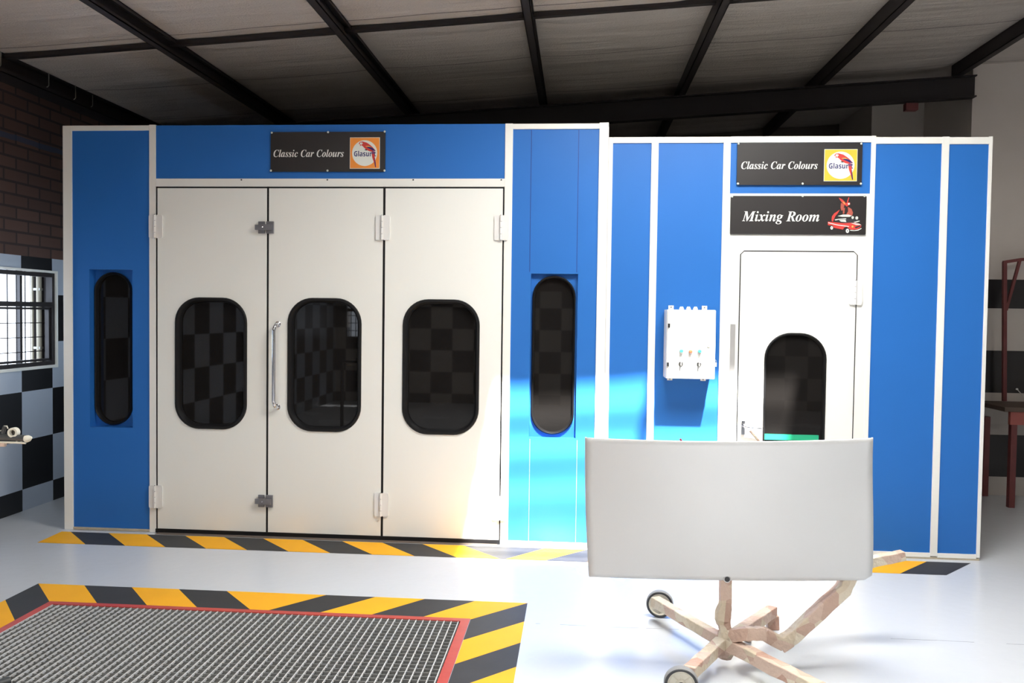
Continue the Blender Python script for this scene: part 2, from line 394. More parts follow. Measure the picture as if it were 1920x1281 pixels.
# roof lining with openings for the roof light and the added fill openings
xs = sorted(set([XL-.3+i*.2 for i in range(57)]+[v for s_ in SKYL for v in s_[:2]]))
ys = sorted(set([YB-.3+i*.2 for i in range(72)]+[v for s_ in SKYL for v in s_[2:]]))
m = MB(); idx = {}
PUR = [-2.98, -1.68, -.37, .95, 2.23, 3.475, 4.77, 6.07]
def sag(x, y):
    d = min(abs(x-p_) for p_ in PUR+[-4.3]); s_ = min(1, d/.3)
    n_ = math.sin(y*7.3+math.sin(x*1.1)*.8)*.006+math.sin(y*17+x*.7)*.003+math.sin(y*3.1+x*.5)*.006
    return -s_*(.012+n_)
vs = []
for x in xs:
    for y in ys: idx[(x, y)] = len(vs); vs.append((x, y, roofz(x)+sag(x, y)))
fs = []
for i in range(len(xs)-1):
    for j in range(len(ys)-1):
        cx, cy = (xs[i]+xs[i+1])/2, (ys[j]+ys[j+1])/2
        if any(s_[0] < cx < s_[1] and s_[2] < cy < s_[3] for s_ in SKYL): continue
        fs.append((idx[(xs[i], ys[j])], idx[(xs[i+1], ys[j])], idx[(xs[i+1], ys[j+1])], idx[(xs[i], ys[j+1])]))
m.add(vs, fs, M_CEIL)
struct(m.build('ceiling', smooth=True))

def slopebar(mb, x0, x1, y0, y1, zt, zb, mt):
    """bar running along X under the sloping roof"""
    v = []
    for x in (x0, x1):
        for y in (y0, y1):
            for z in (zb, zt): v.append((x, y, roofz(x)+z))
    mb.add(v, [(0, 1, 3, 2), (4, 6, 7, 5), (0, 4, 5, 1), (2, 3, 7, 6), (0, 2, 6, 4), (1, 5, 7, 3)], mt)

# roof light and fill opening frames; bars added to band the sunlight
names_sl = ['glazed roof light above the front of the booth', 'added fill opening high over the rear left of the workshop', 'added fill opening high over the rear right of the workshop']
for k, (x0, x1, y0, y1) in enumerate(SKYL):
    m = MB()
    n = 6 if k == 0 else 4
    for i in range(1, n): yy = y0+(y1-y0)*i/n; slopebar(m, x0, x1, yy-.016, yy+.016, .05, .02, M_STEEL)
    slopebar(m, x0-.03, x1+.03, y0-.04, y0, .06, .0, M_STEEL); slopebar(m, x0-.03, x1+.03, y1, y1+.04, .06, .0, M_STEEL)
    struct(m.build('trim_%d' % (k+1)))

# purlins
ordn = ['leftmost', 'second', 'third', 'fourth', 'fifth', 'sixth', 'seventh', 'eighth']
for i, px in enumerate(PUR[:6]):
    m = MB(); z = roofz(px)
    x0, x1 = px-.03, px+.03
    # lipped channel: web on the left, two flanges
    yA = YB; yE = 4.5 if px < 3.0 else YR
    m.box(x0, x0+.006, yA, yE, z-.125, z-.005, M_STEEL)
    m.box(x0, x1, yA, yE, z-.125, z-.119, M_STEEL); m.box(x0, x1, yA, yE, z-.011, z-.005, M_STEEL)
    m.box(x1-.006, x1, yA, yE, z-.125, z-.100, M_STEEL); m.box(x1-.004, x1, yA, yE, z-.03, z-.005, M_STEEL)
    o = m.build('roof_purlin')
    lab = ['leftmost black steel purlin crossing the ceiling toward the back', 'second black steel purlin from the left, above the first sign',
           'third black steel purlin from the left, near the middle of the ceiling', 'fourth black steel purlin from the left, leaning over the mixing room',
           'fifth black steel purlin from the left, ending above the mixing room door', 'black steel purlin at the far right ending at the pale wall',
           'black steel purlin hidden above the right side of the workshop', 'black steel purlin beside the far right wall'][i]
    tag(o, lab, 'roof beam', 'black roof purlins')
# eave channel along the left wall
m = MB(); z = roofz(-4.3)
m.box(-4.345, -4.335, YB, 4.5, z-.15, z-.005, M_STEEL); m.box(-4.345, -4.27, YB, 4.5, z-.15, z-.144, M_STEEL); m.box(-4.345, -4.27, YB, 4.5, z-.012, z-.005, M_STEEL)
m.box(-4.276, -4.27, YB, 4.5, z-.15, z-.12, M_STEEL)
m.box(-4.46, -4.345, YB, 4.5, z-.15, z-.14, M_STEEL)
eave = tag(m.build('eave_channel'), 'dark steel channel under the ceiling along the left wall', 'roof beam')
# hooks hanging at the eave
hk = [(3, 97, 127), (93, 137, 165), (143, 160, 188), (175, 178, 202)]
hl = ['nearest pale wire hook on the left eave channel at the photo edge', 'second pale wire hook on the left eave channel', 'third pale wire hook on the left eave channel', 'farthest pale wire hook on the left eave channel']
for (hx, ya, yb), lb in zip(hk, hl):
    p0 = at(hx, ya, 'X', -4.255); p1 = at(hx, yb, 'X', -4.255); m = MB()
    zt = p0.z; zb = p1.z; y = p0.y
    m.tube([(-4.262, y, zt), (-4.262, y, zb+.02), (-4.266, y-.01, zb+.006), (-4.28, y-.02, zb), (-4.34, y-.03, zb)], .0035, M_STEEL2, n=6)
    m.build('wire_hook', eave, smooth=True, label='pale wire hook')
# cross rods under the lining
for i, (yy, lb) in enumerate(((.05, 'long thin black cross member running from left to right under the ceiling'),)):
    m = MB(); slopebar(m, -4.27, 6.6, yy-.025, yy+.025, -.012, -.045, M_STEEL)
    tag(m.build('cross_member'), lb, 'roof beam')
# back girder under the purlins
m = MB()
slopebar(m, -4.26, 3.63, 2.16, 2.26, -.128, -.140, M_STEEL); slopebar(m, -4.26, 3.63, 2.16, 2.26, -.318, -.330, M_STEEL)
slopebar(m, -4.26, 3.63, 2.205, 2.215, -.14, -.318, M_STEEL)
g = m.build('steel_girder'); tag(g, 'heavy black steel girder sloping above the mixing room to the pale wall', 'roof beam')
m = MB(); p = at(1710, 200, 'Y', 2.2)
m.box(p.x-.06, p.x+.05, 2.18, 2.25, p.z-.035, p.z+.03, M_REDOX); m.build('bracket', g, label='reddish bracket under the girder')

# ------------------------------------------------------------------ left window
m = MB(); X0 = XL+.006
def frame_x(mb, y0, y1, z0, z1, w_, xa, xb, mt):
    mb.box(xa, xb, y0, y1, z0, z0+w_, mt); mb.box(xa, xb, y0, y1, z1-w_, z1, mt)
    mb.box(xa, xb, y0, y0+w_, z0+w_, z1-w_, mt); mb.box(xa, xb, y1-w_, y1, z0+w_, z1-w_, mt)
frame_x(m, wy0-.012, wy1+.012, wz0-.012, wz1+.012, .018, XL-.01, XL+.012, M_FRAME)
wnd = struct(m.build('window_1'))
m = MB(); frame_x(m, wy0+.008, wy1-.008, wz0+.008, wz1-.008, .034, XL-.06, XL-.005, M_STEEL)
m.box(XL-.06, XL-.002, wy0+.04, wy1-.04, 1.66, 1.70, M_STEEL)
frame_x(m, wy0+.05, wy1-.05, wz0+.05, 1.655, .018, XL-.055, XL-.02, M_STEEL)
m.build('window_frame', wnd)
m = MB()
y = wy1-.10
for i in range(13):
    yy = .656-i*.108
    if yy > wy0+.05: m.tube([(XL-.085, yy, wz0), (XL-.085, yy, wz1)], .0055, M_STEEL, n=6)
for z in (1.285, 1.405, 1.525): m.tube([(XL-.085, wy0, z), (XL-.085, wy1, z)], .004, M_STEEL, n=6)
m.build('burglar_bars', wnd)
m = MB(); m.box(XL-.219, XL-.065, wy1-.02, wy1-.001, wz0+.001, wz1-.001, M_STEEL); m.box(XL-.20, XL-.17, wy1-.22, wy1-.19, wz0+.001, wz1-.001, M_STEEL)
MP_ = mat('cream_pipe', (.34, .31, .24), .5, var=.1); m.tube([(XL-.12, wy1-.045, wz0), (XL-.12, wy1-.045, wz1)], .022, MP_, n=14); m.tube([(XL-.185, wy1-.04, wz0), (XL-.185, wy1-.04, wz1)], .012, MP_, n=12)
for z in (1.30, 1.80): m.box(XL-.16, XL-.10, wy1-.065, wy1-.02, z, z+.02, M_STEEL2)
m.build('drain_pipe', wnd, smooth=True, label='cream vertical pipe outside the window')
m = MB(); m.box(XL-.2, XL+.02, wy0, wy1, wz0-.001, wz0+.012, M_FRAME); m.build('window_sill', wnd)

# ------------------------------------------------------------------ hazard stripes painted on the floor
PI_ = .0
def stripes(name, polys, label):
    mb = MB()
    for pts, mt in polys:
        z = .0012 if mt is M_TBLK else .0016
        mb.add([(x, y, z) for x, y in pts], [tuple(range(len(pts)))], mt)
        mb.add([(x, y, .0002) for x, y in pts], [tuple(range(len(pts)))], mt)
    o = mb.build(name); return tag(o, label, 'floor marking')
S_ = .292
YI, YO = -.070, -.367
P = []
def para(x0i, x1i, x0o, x1o, mt): P.append(([(x0i, YI), (x1i, YI), (x1o, YO), (x0o, YO)], mt))
bi = [-3.709+i*.292 for i in range(11)]              # inner boundaries, going '\'
P.append(([(-3.778, YI), (bi[0], YI), (bi[0]+.295, YO), (-3.765, YO)], M_TYEL))
for i in range(10): para(bi[i], bi[i+1], bi[i]+.292, bi[i+1]+.292, M_TBLK if i % 2 == 0 else M_TYEL)
xm = bi[10]
P.append(([(xm, YI), (-.206, YI), (-.46, YO), (xm+.25, YO)], M_TBLK))
k = 0; x = -.206
while x < 2.5:
    x2 = min(x+.289, 2.752)
    if x2+.05 > 2.752: x2 = 2.752
    o0 = -.46 if k == 0 else x-.285
    o1 = (x2-.285) if x2 < 2.75 else 2.752
    P.append(([(x, YI), (x2, YI), (o1, YO), (o0, YO)], M_TYEL if k % 2 == 0 else M_TBLK)); x += .289; k += 1
stripes('hazard_stripe', P, 'yellow and black diagonal striping along the base of the blue booth')
P = []
OX0, OX1, OY = -3.196, -.262, -1.203
IX0, IX1, IY = -2.933, -.552, -1.494
of = [-3.196, -2.908, -2.614, -2.325, -2.033, -1.436, -1.144, -.856, -.563, -.262]
inn = [-2.933, -2.652, -2.362, -2.074, -1.770, -1.683, -1.392, -1.106, -.820, -.552]
for i in range(9):
    P.append(([(of[i], OY), (of[i+1], OY), (inn[i+1], IY), (inn[i], IY)], M_TYEL if i % 2 == 0 else M_TBLK))
for side in (0, 1):
    xo, xi = (OX0, IX0) if side == 0 else (OX1, IX1)
    yo, yi = OY, IY; kk = 0
    while yi > gy0-.3:
        yo2 = yo-.29; yi2 = yi-.29
        P.append(([(xo, yo), (xo, yo2), (xi, yi2), (xi, yi)], M_TBLK if kk % 2 == 0 else M_TYEL)); yo, yi = yo2, yi2; kk += 1
stripes('hazard_stripe', P, 'yellow and black diagonal striping framing the floor grate')

# ------------------------------------------------------------------ floor grate
gr = thing('floor_grate', 'galvanised steel floor grating in a red angle frame set in the floor', 'grate', ((gx0+gx1)/2, -3.0, 0))
m = MB(); t_ = .042
fx0, fx1, fy1, fy0 = IX0+.002, IX1-.002, IY-.0, gy0-.05
for a_ in ((fx0, fx1, fy1-t_, fy1), (fx0, fx1, fy0, fy0+t_), (fx0, fx0+t_, fy0+t_, fy1-t_), (fx1-.048, fx1, fy0+t_, fy1-t_)):
    m.box(*a_, .0, .006, M_REDP)
m.build('grate_frame', gr, bevel=.001, label='red painted angle iron frame')
ax0, ax1, ay1, ay0 = fx0+t_+.004, fx1-.048-.010, fy1-t_-.003, fy0+t_+.004
m = MB()
nb = 60
for i in range(nb+1):
    x = ax0+(ax1-ax0)*i/nb
    m.box(x-.0024, x+.0024, ay0, ay1, -.006, .0045, M_GALV)
m.build('cross_rods', gr, label='bright twisted rods of the grating')
m = MB(); yy = ay1
while yy > ay0:
    m.box(ax0, ax1, yy-.004, yy, -.030, .0015, M_GALV2); yy -= .040
m.build('bearing_bars', gr, label='flat grey bearing bars of the grating')

# ------------------------------------------------------------------ booth front
def panel(parent, x0, x1, z0, z1, name='blue_panel', holes=(), mt=None, y=.006):
    mb = MB(); mb.plate([rect(x0, x1, z0, z1)]+list(holes), y, y+.05, mt or M_BLUE); return mb.build(name, parent)
def bar(parent, x0, x1, z0, z1, name, y0=-.004, y1=.03, mt=None):
    mb = MB(); mb.box(x0, x1, y0, y1, z0, z1, mt or M_FRAME)
    return mb.build(name, parent, bevel=.002)
def gasket(parent, px, r, y=-.012, depth=.07, width=.03, pane_y=.05, lip=.0):
    """px=(x0,x1,z0,z1) metric outline; adds rubber surround and pane"""
    x0, x1, z0, z1 = px; mb = MB()
    steps = [(0, .004), (0, y*.6), (.006, y), (width*.55, y), (width*.8, y*.3), (width, .012), (width, pane_y+.02)]
    rings = [[(a[0], yy, a[1]) for a in rr(x0+i_, x1-i_, z0+i_, z1-i_, max(.01, r-i_))] for i_, yy in steps]
    mb.loft(rings, M_SEAL); g_ = mb.build('window_gasket', parent, smooth=True)
    mb = MB(); mb.plate([rr(x0+width-.004, x1-width+.004, z0+width-.004, z1-width+.004, max(.01, r-width))], pane_y, pane_y+.006, M_GLASS)
    mb.build('window_pane', parent)
    return g_
ZT = 2.993
booth = thing('spray_booth', 'large blue and white paint spray booth with three white folding door leaves', 'spray booth', (-1.28, 1.0, 0))
xa, xb = FX(119.5), FX(136)                     # outer left post
xc, xd = FX(280.3), FX(292.6)                   # post left of doors
xe, xf = FX(943), FX(957.5)                     # post right of doors
xg, xh = FX(1118.2), FX(1142.5, 420)            # right post
zr = FZ(200, 245)                               # underside of top rail
bar(booth, xa, xb, 0, ZT, 'frame_post'); bar(booth, xc, xd, 0, ZT+.004, 'frame_post'); bar(booth, xe, xf, 0, ZT, 'frame_post')
xg1 = FX(1138.5, 420)
bar(booth, xg, xg1, 0, ZT+.004, 'frame_post')
bar(booth, xb, xc, zr, ZT, 'top_rail'); bar(booth, xf, xg, FZ(1040, 242), ZT-.002, 'top_rail')
bar(booth, xb, xc, 0.002, .020, 'bottom_rail', mt=M_CEMENT); bar(booth, xf, xg, 0.002, .028, 'bottom_rail')
zdt, zrt = FZ(620, 353.5), FZ(620, 335)
bar(booth, xd, xe, zdt+.012, zrt, 'door_head_rail')
panel(booth, xd, xe, zrt, ZT-.001, 'header_panel', y=.002)
# screws in the head rail
for sx in (453, 614, 775, 940):
    mb = MB(); mb.lathe((FX(sx, 337), -.004, FZ(sx, 337.5)), (0, -1, 0), [(0, .006), (.003, .005), (.004, 0)], M_DKINK, 8); mb.build('rail_screw', booth)
# booth shell behind
m = MB(); D2 = 2.0
m.box(xa+.002, xa+.05, .03, D2, 0, ZT-.02, M_WHITE); m.box(xh-.06, xh-.012, .03, D2, 0, ZT-.02, M_WHITE); m.box(xa, xh-.012, D2, D2+.05, 0, ZT-.02, M_WHITE)
m.box(xa+.05, xh-.06, .06, D2, ZT-.06, ZT-.03, M_WHITE)
m.build('booth_shell', booth)
# left panel, with recess and capsule window
def recessed(parent, x0, x1, z0, z1, rx, cap, depth):
    """rx=(x0,x1,z0,z1) recess outline, cap capsule outline"""
    p_ = panel(parent, x0, x1, z0, z1, holes=[rect(*rx)])
    mb = MB(); e = .004
    q_ = .0015
    mb.box(rx[0]-e, rx[0]+q_, .0062, depth, rx[2]-e, rx[3]+e, M_BLUE); mb.box(rx[1]-q_, rx[1]+e, .0062, depth, rx[2]-e, rx[3]+e, M_BLUE)
    mb.box(rx[0], rx[1], .0062, depth, rx[2]-e, rx[2]+q_, M_BLUE); mb.box(rx[0], rx[1], .0062, depth, rx[3]-q_, rx[3]+e, M_BLUE)
    hole = rr(cap[0]+.006, cap[1]-.006, cap[2]+.006, cap[3]-.006, (cap[1]-cap[0])/2-.007)
    mb.plate([rect(rx[0], rx[1], rx[2], rx[3]), hole], depth-.004, depth+.02, M_BLUE)
    mb.build('window_recess', p_)
    x0, x1, z0_, z1_ = cap; R = (x1-x0)/2-.0005; mb = MB(); w_ = .017
    steps = [(0, depth-.003), (0, depth-.02), (.008, depth-.028), (w_*.6, depth-.026), (w_, depth-.008), (w_+.001, depth+.03)]
    mb.loft([[(a[0], yy, a[1]) for a in rr(x0+i_, x1-i_, z0_+i_, z1_-i_, R-i_)] for i_, yy in steps], M_SEAL)
    mb.build('window_gasket', p_, smooth=True)
    mb = MB(); mb.plate([rr(x0+w_-.003, x1-w_+.003, z0_+w_-.003, z1_-w_+.003, R-w_)], depth+.012, depth+.02, M_GLASS); mb.build('window_pane', p_)
    return p_
dl = .085
recessed(booth, xb, xc, .02, zr, (FX(167, 650), FX(248, 650), FZ(200, 802), FZ(200, 505)),
         (FX(177, 650, dl-.02), FX(247, 650, dl-.02), FZ(212, 797, dl-.02), FZ(212, 510.5, dl-.02)), dl)
pr = recessed(booth, xf, xg, .028, FZ(1040, 242), (FX(993.5, 650), FX(1082, 650), FZ(1040, 822), FZ(1040, 513)),
         (FX(997, 650, .03), FX(1078, 650, .03), FZ(1038, 815, .03), FZ(1038, 517, .03)), .05)
# vertical joints of the right panel
for sx in (994.5, 1083):
    X = FX(sx, 400); m = MB(); m.box(X-.0015, X+.0015, .0045, .0065, FZ(1040, 513)+.01, FZ(1040, 243), M_NAVY); m.build('panel_joint', pr)
    X = FX(sx-2, 900); m = MB(); m.box(X-.0006, X+.0006, .0055, .0065, .03, FZ(1040, 822)-.01, M_CHRINK); m.build('panel_joint', pr)
# recessed dark threshold below the doors
m = MB(); m.box(xd, xe, -.012, .03, 0.001, .030, M_SEAL); m.build('threshold', booth)
m = MB(); m.box(xd+.02, xe-.02, -.06, -.012, 0.0005, .004, M_TRED); m.build('threshold_strip', booth, label='worn reddish strip on the floor under the doors')

def hinge(parent, pxc, y0, y1, half=13.5, Y=-.006):
    X = FX(pxc, (y0+y1)/2, Y); zt = FZ(pxc, y0, Y); zb = FZ(pxc, y1, Y); w_ = half/265.
    mb = MB(); h_ = zt-zb
    mb.plate([rr(X-w_, X-.002, zb, zt, .012, 4)], Y-.012, Y, M_HINGE); mb.plate([rr(X+.002, X+w_, zb, zt, .012, 4)], Y-.012, Y, M_HINGE)
    for k_ in range(4):
        a_ = zb+h_*k_/4+.0015; b_ = zb+h_*(k_+1)/4-.0015
        mb.tube([(X-.004, Y-.016, a_), (X-.004, Y-.016, b_)], .0095, M_HINGE, n=12)
    mb.tube([(X-.004, Y-.016, zb-.001), (X-.004, Y-.016, zt+.002)], .0045, M_LATCH, n=8)
    return mb.build('hinge', parent, smooth=True)
def latch(parent, x0, x1, y0, y1, Y=-.008):
    X0_, X1_ = FX(x0, (y0+y1)/2, Y), FX(x1, (y0+y1)/2, Y); zt, zb = FZ(x0, y0, Y), FZ(x0, y1, Y); zc = (zt+zb)/2; h_ = (zt-zb)/2
    mb = MB(); w_ = X1_-X0_
    mb.box(X0_+w_*.14, X0_+w_*.5, Y-.012, Y, zb, zt, M_LATCH)
    mb.box(X0_+w_*.6, X1_, Y-.016, Y, zb, zt, M_LATCH)
    mb.box(X0_, X0_+w_*.38, Y-.030, Y-.010, zc-h_*.42, zc+h_*.42, M_LATCH)
    mb.box(X0_+w_*.30, X1_-w_*.06, Y-.036, Y-.016, zc-h_*.5, zc+h_*.48, M_LATCH)
    mb.lathe((X0_+w_*.46, Y-.036, zc), (0, -1, 0), [(0, .006), (.006, .005), (.007, 0)], M_CHROME, 10)
    return mb.build('latch', parent, bevel=.0025)

# door leaves
FD = -.006
leaf_x = [(296.2, 500.0), (504.0, 716.5), (721.0, 939.5)]
bot = [(398, 1003), (610, 1011), (830, 1021)]
win = [(329, 464, 558, 804.5), (539.5, 678, 559, 809.5), (755, 899, 561.5, 815)]
leaves = []
for i in range(3):
    x0, x1 = FX(leaf_x[i][0], 660), FX(leaf_x[i][1], 660); zb = .032
    wx0, wx1 = FX(win[i][0], 680), FX(win[i][1], 680); wz1_, wz0_ = FZ((win[i][0]+win[i][1])/2, win[i][2]), FZ((win[i][0]+win[i][1])/2, win[i][3])
    R = .185
    m = MB()
    m.plate([rect(x0, x1, zb, zdt), rr(wx0+.006, wx1-.006, wz0_+.006, wz1_-.006, R-.006)], FD, .045, M_DOOR)
    lf = m.build('door_leaf', booth); leaves.append(lf)
    m = MB()   # edge seals
    m.box(x0-.010, x0, FD+.004, .04, zb-.01, zdt+.012, M_SEAL); m.box(x1, x1+.006, FD+.004, .04, zb-.01, zdt+.012, M_SEAL)
    m.box(x0-.010, x1+.006, FD+.002, .04, zdt, zdt+.011, M_SEAL)
    m.build('edge_seal', lf)
    gasket(lf, (wx0, wx1, wz0_, wz1_), R, y=-.018, width=.034, pane_y=.03)
for lf, a_ in ((leaves[0], (293, 403, 447)), (leaves[0], (293, 910, 952.5)), (leaves[2], (718, 404, 450.5)), (leaves[2], (715.5, 924, 968)),
               (leaves[2], (940.5, 404, 451)), (leaves[2], (936, 930, 975))):
    hinge(lf, *a_)
latch(leaves[1], 480.5, 514, 415.5, 438); latch(leaves[1], 480.5, 512, 927.5, 950)
# pull handle
m = MB(); zt, zb = FZ(520, 608), FZ(519, 763); hxx = FX(522, 610); hx2 = FX(512.5, 690, -.07); hxb = FX(521, 762)
pts = [(hxx, -.006, zt), (hxx, -.03, zt)]
for k_ in range(1, 7):
    t = k_/6; pts.append((hxx+(hx2-hxx)*t, -.03-.035*math.sin(t*math.pi/2), zt-.035*(1-math.cos(t*math.pi/2))*1.4))
for k_ in range(0, 6):
    t = 1-k_/6; pts.append((hxb+(hx2-hxb)*t, -.03-.035*math.sin(t*math.pi/2), zb+.035*(1-math.cos(t*math.pi/2))*1.4))
pts += [(hxb, -.03, zb), (hxb, -.006, zb)]
m.tube(pts, .0125, M_CHROME, n=14)
for X_, z in ((hxx, zt), (hxb, zb)): m.lathe((X_, -.006, z), (0, -1, 0), [(0, .022), (.006, .021), (.008, .014), (.012, .013)], M_CHROME)
m.build('pull_handle', leaves[1], smooth=True, label='long chrome pull handle')

# ------------------------------------------------------------------ mixing room front
ZM = 2.895
mix = thing('mixing_room', 'lower blue panelled paint mixing room with a single white door', 'mixing room', (1.65, 1.0, 0))
x1a = FX(1144.5, 560)
pB = (FX(1216.8, 545), FX(1230, 545)); pC = (FX(1351, 545), FX(1364.5, 545)); pD = (FX(1626.5, 545), FX(1635, 545))
pE = (FX(1755.5, 640), FX(1769, 640)); pF = (FX(1843, 640), FX(1849.5, 640))
zmr = FZ(1300, 268); zmb = .03
bar(mix, xg1+.001, x1a, 0.0, ZM, 'frame_post')
for a_ in (pB, pC): bar(mix, *a_, 0.0, ZM, 'frame_post')
bar(mix, *pD, 0.0, ZM+.004, 'frame_post'); bar(mix, *pE, zmb-.01, ZM-.004, 'frame_post'); bar(mix, *pF, zmb-.01, ZM-.004, 'frame_post')
bar(mix, x1a, pB[0], zmr, ZM, 'top_rail'); bar(mix, pB[1], pC[0], zmr, ZM, 'top_rail'); bar(mix, pC[1], pD[0], zmr, ZM+.002, 'top_rail')
bar(mix, pD[1], pE[0], zmr-.010, ZM-.006, 'top_rail'); bar(mix, pE[1], pF[0], zmr-.014, ZM-.008, 'top_rail')
for a_ in ((x1a, pB[0]), (pB[1], pC[0]), (pD[1], pE[0]), (pE[1], pF[0])): bar(mix, *a_, .012, zmb+.012, 'bottom_rail')
panel(mix, x1a, pB[0], zmb, zmr); panel(mix, pB[1], pC[0], zmb, zmr); panel(mix, pD[1], pE[0], zmb, zmr-.010); panel(mix, pE[1], pF[0], zmb, zmr-.014)
m = MB(); m.box(pD[1], pF[1]-.002, -.002, .05, 0.0, .014, M_CEMENT); m.build('cement_plinth', mix, label='rough cream cement skirting')
zh = FZ(1500, 363)
panel(mix, pC[1], pD[0], zh, zmr, 'header_panel')
# white surround with door opening
dx0, dx1, dzt = FX(1386, 650), FX(1602, 650), FZ(1495, 472.5)
m = MB(); m.plate([[(pD[0], zh), (pC[1], zh), (pC[1], 0.001), (dx0-.008, 0.001), (dx0-.008, dzt-.02), (dx0+.02, dzt+.008), (dx1-.02, dzt+.008), (dx1+.008, dzt-.02), (dx1+.008, 0.001), (pD[0], 0.001)]], 0, .05, M_WHITE)
m.build('door_surround', mix)
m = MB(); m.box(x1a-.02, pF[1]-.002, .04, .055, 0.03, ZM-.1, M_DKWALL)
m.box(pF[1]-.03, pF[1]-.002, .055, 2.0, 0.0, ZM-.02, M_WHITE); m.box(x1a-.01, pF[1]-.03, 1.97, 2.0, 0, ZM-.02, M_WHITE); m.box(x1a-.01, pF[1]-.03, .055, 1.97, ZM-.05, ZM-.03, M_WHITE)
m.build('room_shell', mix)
m = MB()
gx_, gy_ = (FX(1432.5, 690), FX(1549, 690)), (FZ(1490, 624.5), .60)
m.plate([[(dx1, .02), (dx1, dzt-.02), (dx1-.02, dzt), (dx0+.02, dzt), (dx0, dzt-.02), (dx0, .02)], rr(gx_[0]+.006, gx_[1]-.006, gy_[1]+.006, gy_[0]-.006, .174)], -.002, .04, M_DOOR)
md = m.build('door_leaf', mix)
m = MB()
for off_, a_ in ((0, 0),):
    o_ = [(dx1+.0075, .02), (dx1+.0075, dzt-.018), (dx1-.018, dzt+.0075), (dx0+.018, dzt+.0075), (dx0-.0075, dzt-.018), (dx0-.0075, .02)]
    i_ = [(dx1, .02), (dx1, dzt-.02), (dx1-.02, dzt), (dx0+.02, dzt), (dx0, dzt-.02), (dx0, .02)]
    m.plate([o_+i_[::-1]], .004, .03, M_SEAL)
m.build('edge_seal', md)
gasket(md, (gx_[0], gx_[1], gy_[1], gy_[0]), .18, y=-.012, width=.018, pane_y=.02)
m = MB(); m.box(gx_[0]+.016, gx_[1]-.035, .012, .0195, FZ(1480, 826), FZ(1480, 815.5), M_GREEN); m.build('green_strip', md, label='green strip low in the door window')
hinge(md, 1603.5, 526, 572, half=11.5, Y=-.002)
# lever handle
m = MB(); hx, hz = FX(1393, 800), FZ(1393, 800)
m.box(hx-.012, hx+.012, -.012, -.002, hz-.055, hz+.042, M_CHROME)
m.tube([(hx+.002, -.01, hz+.005), (hx+.002, -.05, hz+.005), (hx+.02, -.055, hz+.005), (hx+.12, -.055, hz-.004)], .008, M_CHROME, n=10)
m.build('lever_handle', md, smooth=True, label='chrome lever handle')
m = MB(); m.box(FX(1367.5, 700), FX(1376.5, 700), -.010, 0, .05, FZ(1372, 608), M_ALU); m.build('edge_strip', mix, label='bare aluminium strip beside the door')

# ------------------------------------------------------------------ signs
def text_mesh(s, italic=None):
    out = ''
    for ch in s:
        if italic == 'sans':
            out += chr((0x1D5D4 if ch.isupper() else 0x1D5EE)+(ord(ch)-(65 if ch.isupper() else 97)))
        elif italic and ch.isalpha():
            out += chr((0x1D468 if ch.isupper() else 0x1D482)+(ord(ch)-(65 if ch.isupper() else 97)))
        else: out += ch
    c = bpy.data.curves.new('lettering', 'FONT'); c.body = out; c.size = 1; c.resolution_u = 4
    o = bpy.data.objects.new('lettering', c); COL.objects.link(o); bpy.context.view_layer.update()
    me = bpy.data.meshes.new_from_object(o.evaluated_get(bpy.context.evaluated_depsgraph_get()))
    vs = [v.co.copy() for v in me.vertices]; fs = [tuple(p_.vertices) for p_ in me.polygons]
    bpy.data.objects.remove(o); bpy.data.curves.remove(c); bpy.data.meshes.remove(me)
    return vs, fs
def put_text(mb, s, x0, x1, zbase, ztop, y, mt, italic=None):
    """ztop: height of the capitals"""
    vs, fs = text_mesh(s, italic)
    xm0, xm1 = min(v.x for v in vs), max(v.x for v in vs); cap = max(v.y for v in vs)
    sx = (x1-x0)/(xm1-xm0); sz = (ztop-zbase)/cap
    mb.add([(x0+(v.x-xm0)*sx, y, zbase+v.y*sz) for v in vs], fs, mt)
def sign_board(name, label, q, text, tx, tz, logo=None, holes=()):
    (xl, xr, yt, yb) = q; Y = -.006 if name != 'x' else 0
    ym = (yt+yb)/2; x0, x1 = FX(xl, ym), FX(xr, ym); z1, z0 = FZ((xl+xr)/2, yt), FZ((xl+xr)/2, yb)
    root = thing(name, label, 'sign', ((x0+x1)/2, -.012, z0))
    m_ = MB(); m_.plate([rr(x0, x1, z0, z1, .006, 2)], -.012, -.0045, M_SIGN); m_.build('sign_board', root)
    m_ = MB(); put_text(m_, text, FX(tx[0], tz[0]), FX(tx[1], tz[0]), FZ(tx[0], tz[0]), FZ(tx[0], tz[1]), -.0132, M_INK, True); m_.build('lettering', root)
    for (sx, sy) in holes:
        m_ = MB(); m_.lathe((FX(sx, sy), -.012, FZ(sx, sy)), (0, -1, 0), [(0, .008), (.004, .0065), (.006, 0)], M_CHRINK, 10); m_.build('screw', root, smooth=True)
    return root
